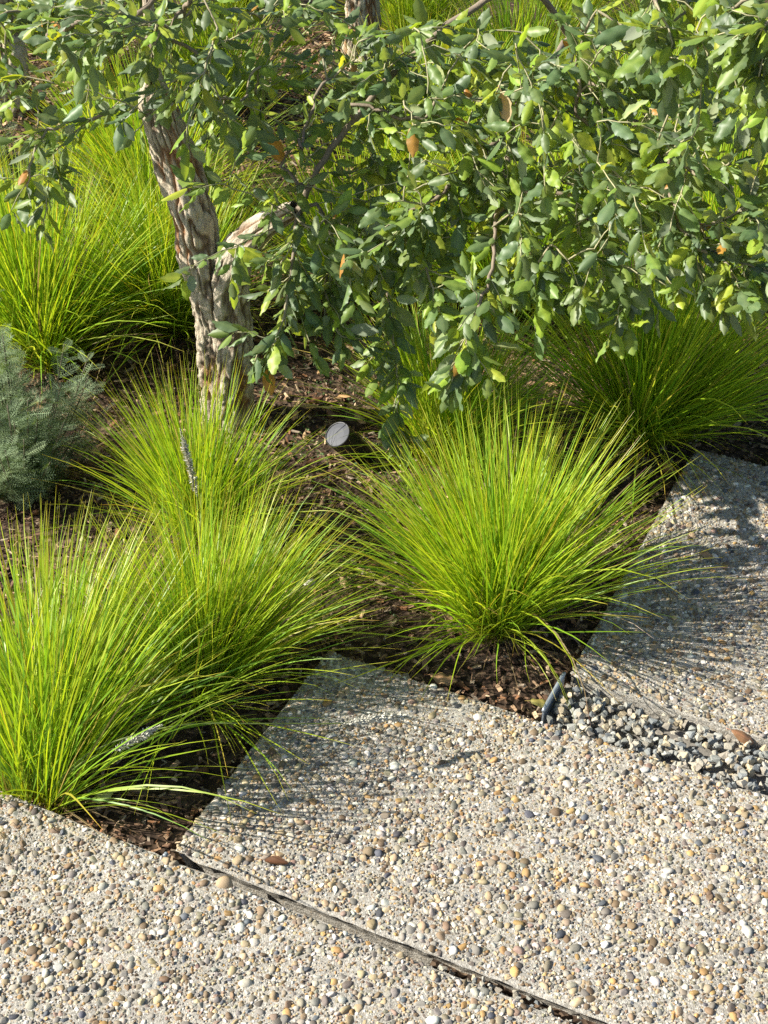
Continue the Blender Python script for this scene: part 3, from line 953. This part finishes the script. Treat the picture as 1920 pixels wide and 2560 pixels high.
    starts = [i_ for i_ in range(len(NN)) if i_ not in trunk_nodes and (par[i_] in trunk_nodes or (par[i_] >= 0 and max(kids[par[i_]], key=lambda c: carry[c]) != i_))]
    nb = 0
    tv, tf, tcs, toff = [], [], [], 0
    for s0 in starts:
        ch = [par[s0], s0]
        while kids[ch[-1]]:
            ch.append(max(kids[ch[-1]], key=lambda c: carry[c]))
        if len(ch) < 3: continue
        rr = rad[ch].copy(); rr[0] = rr[1]
        big = rr[1] > 0.0034
        V, F = tube(NN[ch], rr, 7 if big else 4)
        young = np.clip((rr - .0010) / .0022, 0, 1)
        cc = np.repeat(srgb(186, 182, 142)[None] * .8, len(ch), 0) * (1 - young)[:, None] + srgb(150, 136, 118)[None] * .75 * young[:, None]
        kk = 7 if big else 4
        cv = np.vstack([np.repeat(cc, kk, 0), cc[-1:]])
        if big and nb < 60:
            link("branch", mesh("branch", V - org, F, cv, True, M_TWIG), root); nb += 1
        else:
            tv.append(V); tf += [f + toff for f in F]; tcs.append(cv); toff += len(V)
    if tv:
        link("twigs", mesh("twigs", np.vstack(tv) - org, tf, np.vstack(tcs), True, M_TWIG), root, kind='stuff')
    # ---- leaves
    lp = []; ld = []
    for ids, dens in leafy:
        ch = NN[ids]
        if len(ch) < 2: continue
        Tn = unit(np.gradient(ch, axis=0)); seg = np.linalg.norm(np.diff(ch, axis=0), axis=1).sum()
        n = max(4, int(min(seg, .34) / 0.0122 * dens))
        f0 = max(0, 1 - .30 / max(seg, .01))
        a0 = r.uniform(0, 6.28)
        for q in range(n):
            f = f0 + (1 - f0) * (q + r.random() * .6) / n
            ii = min(len(ch) - 1, int(f * (len(ch) - 1) + .5)); tt = Tn[ii]
            s1 = unit(np.cross(tt, (0.1, 0.2, 1))); s2 = np.cross(s1, tt); a = a0 + q * 2.4
            d = unit(tt * r.uniform(.5, 1.1) + (s1 * math.cos(a) + s2 * math.sin(a) * .7) * r.uniform(.6, 1.0) + np.array((0, 0, -.10)))
            lp.append(ch[ii]); ld.append(d)
        for q in range(3):
            lp.append(ch[-1]); ld.append(unit(Tn[-1] + r.normal(0, .55, 3)))
    lp = np.array(lp); ld = np.array(ld); N = len(lp)
    up = unit(np.array((-.30, -.22, 1.0)) + r.normal(0, .42, (N, 3)) * np.where(r.random(N) < .14, 4.5, 1)[:, None])
    nn = unit(up - ld * (up * ld).sum(1)[:, None]); bb = np.cross(nn, ld)
    size = np.clip(r.normal(0.0385, .0085, N), .018, .058) * leaf_size
    R = np.stack([ld, bb * r.uniform(.85, 1.15, (N, 1)), nn], -1) * size[:, None, None]
    lp = lp + ld * size[:, None] * .18
    ck = r.choice(6, N, p=LEAF_P)
    col = LEAF_COL[ck] * r.uniform(.78, 1.2, (N, 1)) * r.uniform(.94, 1.06, (N, 3))
    sh = r.integers(0, NL, N)
    fx, fy, dep = proj(lp)
    inf = (fx > 0.01) & (fx < .99) & (fy > 0.01)
    # the ones that show: nearest leaf in each small patch of the view, largest first
    solo = np.zeros(N, bool)
    if solo_n:
        cell = {}
        for q in np.argsort(dep):
            if not inf[q]: continue
            key = (int(fx[q] * 70), int(fy[q] * 94))
            if key not in cell: cell[key] = q
        c = np.array(list(cell.values()))
        c = c[np.argsort(-(size[c] / dep[c]))][:solo_n]
        solo[c] = True
    bt = Batch()
    for s in range(NL):
        w_ = np.nonzero(~solo & (sh == s))[0]
        bt.add(LEAF_LO[s][0], LEAF_LO[s][1], R[w_], lp[w_], col[w_], LEAF_LO[s][2])
    crown = bt.build("crown", M_LEAF, root, org)
    for q in np.nonzero(solo)[0]:
        link("leaf", LEME[sh[q]], crown, mat4(R[q], lp[q] - org), col[q])
    print(name, "leaves", N, "nodes", len(NN))
    return root

GUIDES = [
  [(0.35, 2.69, 0.727), (0.254, 2.542, 0.666), (0.217, 2.466, 0.626), (0.147, 2.372, 0.595), (0.089, 2.309, 0.57), (0.024, 2.242, 0.541), (-0.023, 2.209, 0.518)],
  [(0.239, 2.529, 0.627), (0.212, 2.395, 0.559), (0.191, 2.257, 0.543), (0.179, 2.149, 0.501), (0.15, 2.087, 0.465), (0.13, 2.04, 0.421), (0.119, 2.022, 0.388)],
  [(0.148, 2.39, 0.587), (0.043, 2.448, 0.462), (0.005, 2.437, 0.392), (0.014, 2.363, 0.295), (0.022, 2.303, 0.23), (0.028, 2.25, 0.181), (0.018, 2.224, 0.141)],
  [(-0.158, 2.375, 0.505), (-0.163, 2.307, 0.457), (-0.172, 2.259, 0.408), (-0.187, 2.222, 0.363), (-0.195, 2.204, 0.332)],
  [(-0.158, 2.375, 0.505), (-0.234, 2.323, 0.575), (-0.283, 2.278, 0.61), (-0.323, 2.253, 0.616)],
  [(-0.203, 2.308, 0.51), (-0.262, 2.236, 0.514), (-0.305, 2.187, 0.515), (-0.335, 2.161, 0.495)],
  [(0.362, 2.425, 0.734), (0.435, 2.249, 0.703), (0.456, 2.161, 0.661), (0.47, 2.088, 0.63), (0.495, 2.025, 0.581), (0.506, 2.007, 0.553)],
  [(0.47, 2.088, 0.63), (0.524, 2.007, 0.606), (0.553, 1.947, 0.573)],
  [(0.316, 2.268, 0.597), (0.388, 2.168, 0.526), (0.398, 2.12, 0.481), (0.402, 2.089, 0.446)],
  [(0.453, 2.143, 0.668), (0.479, 2.046, 0.618), (0.538, 2.004, 0.607), (0.594, 1.963, 0.604)],
  [(-0.42, 2.515, 0.654), (-0.461, 2.512, 0.664), (-0.531, 2.51, 0.639), (-0.617, 2.505, 0.619), (-0.711, 2.491, 0.591)],
  [(-0.421, 2.514, 0.65), (-0.45, 2.493, 0.667), (-0.513, 2.491, 0.693), (-0.57, 2.494, 0.705), (-0.636, 2.504, 0.718), (-0.703, 2.509, 0.72)],
  [(-0.286, 2.463, 0.817), (-0.295, 2.369, 0.793), (-0.313, 2.331, 0.751), (-0.322, 2.298, 0.724), (-0.33, 2.274, 0.693)],
  [(0.44, 2.076, 1.018), (0.463, 1.982, 1.008), (0.48, 1.948, 0.981), (0.497, 1.912, 0.949), (0.516, 1.88, 0.934)],
  [(0.385, 2.133, 0.996), (0.39, 2.02, 0.977), (0.401, 1.988, 0.949), (0.395, 1.968, 0.917)],
  [(0.538, 1.898, 1.045), (0.503, 1.876, 1.01), (0.47, 1.877, 0.985)],
  [(0.444, 2.144, 0.745), (0.478, 2.069, 0.716), (0.517, 2.04, 0.75), (0.533, 2.038, 0.78)],
  [(0.466, 2.07, 0.638), (0.517, 2.014, 0.664), (0.555, 1.994, 0.718)],
  [(-0.093, 2.397, 0.45), (-0.105, 2.323, 0.393), (-0.09, 2.279, 0.351), (-0.074, 2.257, 0.311)],
  [(0.025, 2.306, 0.511), (0.081, 2.225, 0.462), (0.092, 2.177, 0.416)],
  [(0.21, 2.321, 0.565), (0.243, 2.184, 0.517), (0.265, 2.156, 0.489)],
  [(-0.617, 2.505, 0.619), (-0.635, 2.445, 0.59), (-0.64, 2.405, 0.554), (-0.635, 2.39, 0.516)],
  [(-0.531, 2.51, 0.639), (-0.612, 2.529, 0.565), (-0.623, 2.503, 0.512)],
]
BLOBS = [
   ((-0.740, 2.944, 0.643), (0.135, 0.16, 0.10), 26), ((-0.600, 2.918, 0.68), (0.133, 0.16, 0.07), 24), ((-0.411, 2.589, 0.81), (0.116, 0.15, 0.045), 22),
   ((-0.325, 2.40, 0.735), (0.045, 0.06, 0.045), 5), ((-0.262, 2.601, 0.748), (0.125, 0.2, 0.09), 22), ((-0.231, 2.563, 0.632), (0.107, 0.12, 0.072), 12),
   ((-0.11, 2.601, 0.714), (0.134, 0.2, 0.116), 22), ((0.017, 2.548, 0.707), (0.132, 0.2, 0.132), 22), ((-0.092, 2.444, 0.555), (0.104, 0.12, 0.087), 20),
   ((-0.130, 2.357, 0.514), (0.055, 0.1, 0.055), 7), ((0.122, 2.448, 0.733), (0.135, 0.2, 0.144), 28),
   ((0.138, 2.341, 0.599), (0.125, 0.14, 0.091), 18), ((0.041, 2.285, 0.468), (0.091, 0.1, 0.066), 10), ((-0.058, 2.361, 0.467), (0.077, 0.1, 0.085), 12),
   ((0.271, 2.343, 0.771), (0.13, 0.2, 0.138), 28), ((0.274, 2.267, 0.631), (0.113, 0.14, 0.105), 20), ((0.249, 2.178, 0.529), (0.071, 0.1, 0.056), 5),
   ((0.363, 2.182, 0.806), (0.099, 0.2, 0.13), 24), ((0.385, 2.164, 0.635), (0.094, 0.14, 0.094), 18), ((0.434, 2.048, 0.923), (0.086, 0.15, 0.086), 14),
   ((0.486, 1.943, 0.97), (0.062, 0.1, 0.062), 5), ((0.425, 2.089, 0.745), (0.065, 0.1, 0.09), 9),
   ((-0.653, 2.425, 0.555), (0.053, 0.05, 0.044), 4), ((-0.599, 2.562, 0.641), (0.118, 0.1, 0.055), 6), 
   ((0.364, 2.155, 0.515), (0.056, 0.06, 0.04), 4), ((-0.117, 2.305, 0.403), (0.059, 0.06, 0.051), 4),
   # the crown above the frame
   ((-0.36, 2.70, 1.62), (0.35, 0.35, 0.20), 50), ((0.05, 2.75, 1.45), (0.25, 0.30, 0.16), 24),
   ((-0.42, 2.40, 0.83), (0.07, 0.05, 0.03), 16),
]
LIMBS = [
    [(-0.16, 2.42, .50), (-0.08, 2.46, .62), (0.05, 2.55, .74), (0.20, 2.60, .83), (0.34, 2.50, .90), (0.42, 2.30, .98), (0.46, 2.15, 1.03)],
    [(-0.45, 2.55, .80), (-0.25, 2.60, .95), (0.0, 2.60, 1.02), (0.2, 2.50, 1.05)],
    [(-0.47, 2.56, .88), (-0.62, 2.62, .95), (-0.75, 2.66, .92)],
    [(-0.16, 2.42, .50), (-0.05, 2.38, .55), (0.06, 2.38, .58)],
]
oak("cork_oak", "young cork oak with rugged grey trunk and twigs hanging over the grass", (-0.335, 2.51, -0.01),
    [([(-0.342, 2.52, -0.07), (-0.336, 2.515, 0.02), (-0.333, 2.511, 0.106), (-0.338, 2.509, 0.215), (-0.353, 2.502, 0.321), (-0.360, 2.503, 0.418), (-0.376, 2.504, 0.512), (-0.394, 2.509, 0.599), (-0.412, 2.52, 0.665), (-0.420, 2.56, .735), (-0.43, 2.66, 1.0), (-0.42, 2.6, 1.35), (-.36, 2.66, 1.65)],
      [.038, .038, .037, .035, .036, .038, .037, .036, .034, .010, .009, .007, .005], 36),
     ([(-0.325, 2.505, -0.07), (-0.312, 2.495, 0.05), (-0.300, 2.489, 0.225), (-0.298, 2.478, 0.325), (-0.280, 2.464, 0.389), (-0.233, 2.450, 0.443), (-0.160, 2.42, 0.50)],
      [.040, .039, .036, .034, .030, .024, .015], 5)],
    GUIDES, BLOBS, 21, 300, 1.0, LIMBS, fill=0.60, sparse=(4, 5, 10, 11, 12))

# two oaks farther back in the bed
oak("cork_oak", "pale-trunked cork oak standing far back in the grass, at top centre", (-0.08, 4.75, -0.02),
    [([(-0.08, 4.75, -0.05), (-0.07, 4.76, .15), (-0.09, 4.78, .35), (-0.06, 4.80, .6), (-0.02, 4.85, 1.0), (-.05, 4.9, 1.5)], [.058, .052, .048, .043, .03, .012], 34)],
    [], [((-0.35, 4.75, .62), (.28, .3, .16), 34), ((0.25, 4.7, .66), (.30, .3, .18), 36), ((0.75, 4.6, .72), (.25, .3, .2), 26), ((0.0, 4.85, 1.05), (.5, .4, .3), 60)], 31, 0, 1.05,
    [[(-.08, 4.78, .45), (.15, 4.72, .58), (.45, 4.66, .7), (.7, 4.6, .75)], [(-.08, 4.78, .4), (-.3, 4.75, .55), (-.5, 4.75, .65)]])
oak("cork_oak", "leafy cork oak in the far left corner of the bed", (-1.15, 4.30, -0.02),
    [([(-1.15, 4.30, -0.05), (-1.14, 4.31, .2), (-1.18, 4.33, .5), (-1.12, 4.38, .9), (-1.1, 4.4, 1.4)], [.055, .05, .044, .03, .012], 34)],
    [], [((-1.0, 4.15, .62), (.32, .3, .20), 48), ((-1.45, 4.2, .6), (.3, .3, .22), 36), ((-0.75, 4.4, .72), (.28, .3, .18), 30), ((-1.1, 4.4, 1.05), (.5, .4, .3), 50)], 41, 0, 1.05,
    [[(-1.17, 4.32, .45), (-1.0, 4.22, .55), (-.8, 4.2, .62)], [(-1.17, 4.32, .45), (-1.35, 4.25, .6), (-1.5, 4.2, .62)]])

# ---------------------------------------------------------------- grey feathery plants
def feather():
    """a pinnate leaf cut into fine lobes, along x"""
    V = []; F = []
    def quad(a, b, w0, w1):
        d = unit(np.array(b) - np.array(a)); s = np.array((-d[1], d[0], 0)) ; i = len(V)
        V.extend([np.array(a) - s * w0, np.array(a) + s * w0, np.array(b) + s * w1, np.array(b) - s * w1]); F.append((i, i + 1, i + 2, i + 3))
    quad((0, 0, 0), (1, 0, -.05), .012, .006)
    for k in range(10):
        x = .10 + .88 * k / 10; l = .24 * math.sin(math.pi * (.12 + .80 * k / 10)) ** .8
        for s in (-1, 1):
            b = np.array((x + l * .55, s * l, .03 - .05 * x)); quad((x, 0, -.05 * x), b, .008, .006)
            m = np.array((x, 0, -.05 * x)) * .45 + b * .55
            quad(m, m + np.array((l * .45, s * l * .1, .05)), .005, .004); quad(m, m + np.array((l * .05, s * l * .42, .06)), .005, .004)
    return np.array(V), np.array(F)
FE = feather()
def feathery(loc, n, hgt, spread, label, seed, tall=0):
    r = np.random.default_rng(seed)
    org = np.array((loc[0], loc[1], float(bedz(*loc)))); root = empty("feathery_plant", org, label, "plant", "grey feathery perennials")
    bt = Batch(); 
    for k in range(n + tall):
        a = r.uniform(0, 6.28); q = r.random() ** .6
        h = hgt * r.uniform(.5, 1.0) * (1 - .35 * q); b = np.array((math.cos(a), math.sin(a))) * q * spread
        if k >= n: h = hgt * 1.5; b = b * .6
        P = smooth_path([(b[0] * .25, b[1] * .25, 0), (b[0] * .7, b[1] * .7, h * .55), (b[0], b[1], h)], .02)
        V, F = tube(P, np.linspace(.002, .001, len(P)), 5)
        link("stem", mesh("stem", V, F, np.tile(srgb(150, 142, 118) * .55, (len(V), 1)), True, M_TWIG), root)
        T = unit(np.gradient(P, axis=0)); m = int(26 * h / .3) + 6
        f = r.uniform(.12, 1, m); ii = (f * (len(P) - 1)).astype(int); t = T[ii]; aa = r.uniform(0, 6.28, m)
        rad = np.stack([np.cos(aa), np.sin(aa), np.zeros(m)], -1)
        d = unit(t * r.uniform(.1, .8, (m, 1)) + rad); up = unit(np.array((0, 0, 1)) + r.normal(0, .35, (m, 3))); nn = unit(up - d * (up * d).sum(1)[:, None])
        R = np.stack([d, np.cross(nn, d), nn], -1) * (r.uniform(.045, .085, m) * (1.1 - .5 * f))[:, None, None]
        col = np.array([(.125, .205, .085)]) * r.uniform(.7, 1.25, (m, 1)); col[r.random(m) < .2] = (.17, .24, .09)
        bt.add(*FE, R, P[ii], col, smooth=False)
    bt.build("feathery_leaves", M_SILVER, root)
feathery((-0.725, 2.29), 54, .37, .20, "grey-green feathery plant at left edge beside the bright grass", 61, 3)
feathery((-0.93, 2.45), 30, .30, .20, "silvery feathery plant cut by the left edge, behind the larger one", 62, 1)
feathery((-0.80, 3.52), 26, .26, .20, "silver-green feathery plant far behind, between tall grasses at upper left", 63)
feathery((-1.02, 3.72), 24, .28, .22, "pale feathery plant at upper left under the low oak branch", 64)

# ---------------------------------------------------------------- garden spotlight
def spotlight():
    face = np.array((-0.0915, 2.345, 0.058)); ax = unit(np.array((-0.45, -0.425, 0.787)))
    base = face - ax * 0.115
    root = empty("garden_spotlight", (base[0], base[1], float(bedz(base[0], base[1]))), "small black cylindrical garden spotlight with grey glass, tilted out of the mulch", "garden light")
    org = np.array(root.location)
    def lathe(name, prof, mat, off=0.0, parent=root):
        s1 = unit(np.cross(ax, (0, 0, 1))); s2 = np.cross(s1, ax); K = 40
        a = np.arange(K) / K * 2 * math.pi
        V = np.vstack([face + ax * h + r_ * (np.cos(a)[:, None] * s1 + np.sin(a)[:, None] * s2) for h, r_ in prof]); n = len(prof)
        i, j = np.meshgrid(np.arange(n - 1), np.arange(K), indexing='ij')
        F = np.stack([i * K + j, i * K + (j + 1) % K, (i + 1) * K + (j + 1) % K, (i + 1) * K + j], -1).reshape(-1, 4)
        return link(name, mesh(name, V - org, F, smooth=False, mat=mat), parent)
    t = NT("black_powder_coat"); mb = t.done(t.pbr((0.014, 0.014, 0.016), 0.45, 0.5, t.bump(t.noise(300, 3), .25, .0006)))
    t = NT("frosted_grey_glass"); mg = t.done(t.pbr(t.ramp(t.noise(60, 4, .7), [(.3, (.040, .044, .056)), (.7, (.056, .060, .073))]), 0.55, 0.3, t.bump(t.noise(160, 3), .1, .0005)))
    lathe("housing", [(-.118, .0001), (-.118, .0262), (-.004, .0270), (-.001, .0270), (0.0, .0262)], mb)
    lathe("bezel", [(-.0005, .0275), (.0015, .0275), (.0020, .0266), (.0016, .0252), (.0002, .0248)], mb)
    lathe("lens", [(.0002, .0250), (.0012, .0150), (.0015, .0001)], mg)
    sp = base - np.array((0, 0, 0)); 
    V, F = tube(np.array([base + ax * .012, base + (0.004, .002, -.03), base + (0.005, .003, -.12)]), [.009, .008, .003], 10)
    link("ground_spike", mesh("ground_spike", V - org, F, mat=mb), root)
spotlight()

# ---------------------------------------------------------------- loose things
def fallen(x, y, z, size, ang, label, col, tilt=(0, 0), group=None, sh=0, name="fallen_leaf"):
    R = rotz(np.array(ang)) @ rotx(np.array(tilt[0])) @ roty(np.array(tilt[1])) * size
    o = link(name, DRYME[sh % NL], None, mat4(R, (x, y, z)), col)
    return tag(o, label, "leaf", group)
TAN = srgb(196, 158, 108) * .75; BROWN = srgb(122, 84, 54) * .7
fallen(-0.170, 1.325, .010, .034, -.35, "curled brown dry leaf lying on the middle slab near the joint", BROWN, (1.2, .1), sh=2)
fallen(0.570, 2.030, .008, .050, .1, "tan dry leaf lying in the shade on the right-hand slab", TAN * .8, (.1, .1), sh=3)
fallen(0.540, 1.580, .012, .040, -.5, "orange-brown dry leaf lying on the grey gravel at right", srgb(176, 132, 92) * .7, (.4, .2), sh=4)
fallen(0.235, 1.664, -.006, .040, .05, "olive yellow leaf on the mulch beside the steel edging", srgb(168, 160, 84) * .6, (.1, 0), sh=5)
fallen(0.075, 1.722, -.004, .046, -.2, "thin tan leaf at the back edge of the middle slab", TAN * .8, (.2, 0), sh=6)
fallen(-0.432, 1.432, .016, .040, .4, "pale green fallen leaf at the foot of the near left grass tuft", srgb(170, 180, 110) * .6, (.2, -.2), sh=7)
rr = np.random.default_rng(77)
n = 0
while n < 70:
    x, y = rr.normal(-0.12, .16), rr.normal(2.60, .17)
    if n >= 46: x, y = rr.uniform(-.9, .4), rr.uniform(1.8, 3.3)
    if on_slab(x, y, .03) or math.hypot(x + .335, y - 2.5) < .07: continue
    fallen(x, y, float(bedz(x, y)) + .012, rr.uniform(.026, .044), rr.uniform(0, 6.28), "dry tan oak leaf littering the bark mulch around the tree",
           [TAN, TAN * .75, BROWN, srgb(206, 176, 128) * .75][rr.integers(4)] * rr.uniform(.7, 1.1), (rr.normal(0, .5), rr.normal(0, .3)), "dry oak leaves on the mulch", int(rr.integers(NL)))
    n += 1
st = link("stone", mesh("stone", *PEB[3][5], mat=M_GRAVEL), None, mat4(rotz(np.array(.6)) * .020, (-0.116, 2.165, float(bedz(-.116, 2.165)) + .008)), srgb(104, 104, 98) * .6)
tag(st, "dark grey stone lying in the mulch in front of the spotlight", "stone")
st = link("stone", mesh("stone", *PEB[3][2], mat=M_PEB), None, mat4(rotz(np.array(1.2)) * .017, (0.572, 2.345, float(bedz(.58, 2.35)) + .008)), srgb(196, 150, 100) * .7)
tag(st, "round tan pebble in the mulch by the shaded corner of the right slab", "stone")
st = link("stone", mesh("stone", *PEB[3][8], mat=M_PEB), None, mat4(rotz(np.array(.2)) * .012, (-0.135, 1.985, float(bedz(-.135, 1.985)) + .008)), srgb(226, 220, 206) * .8)
tag(st, "small white pebble on the mulch between the two front grass tufts", "stone")
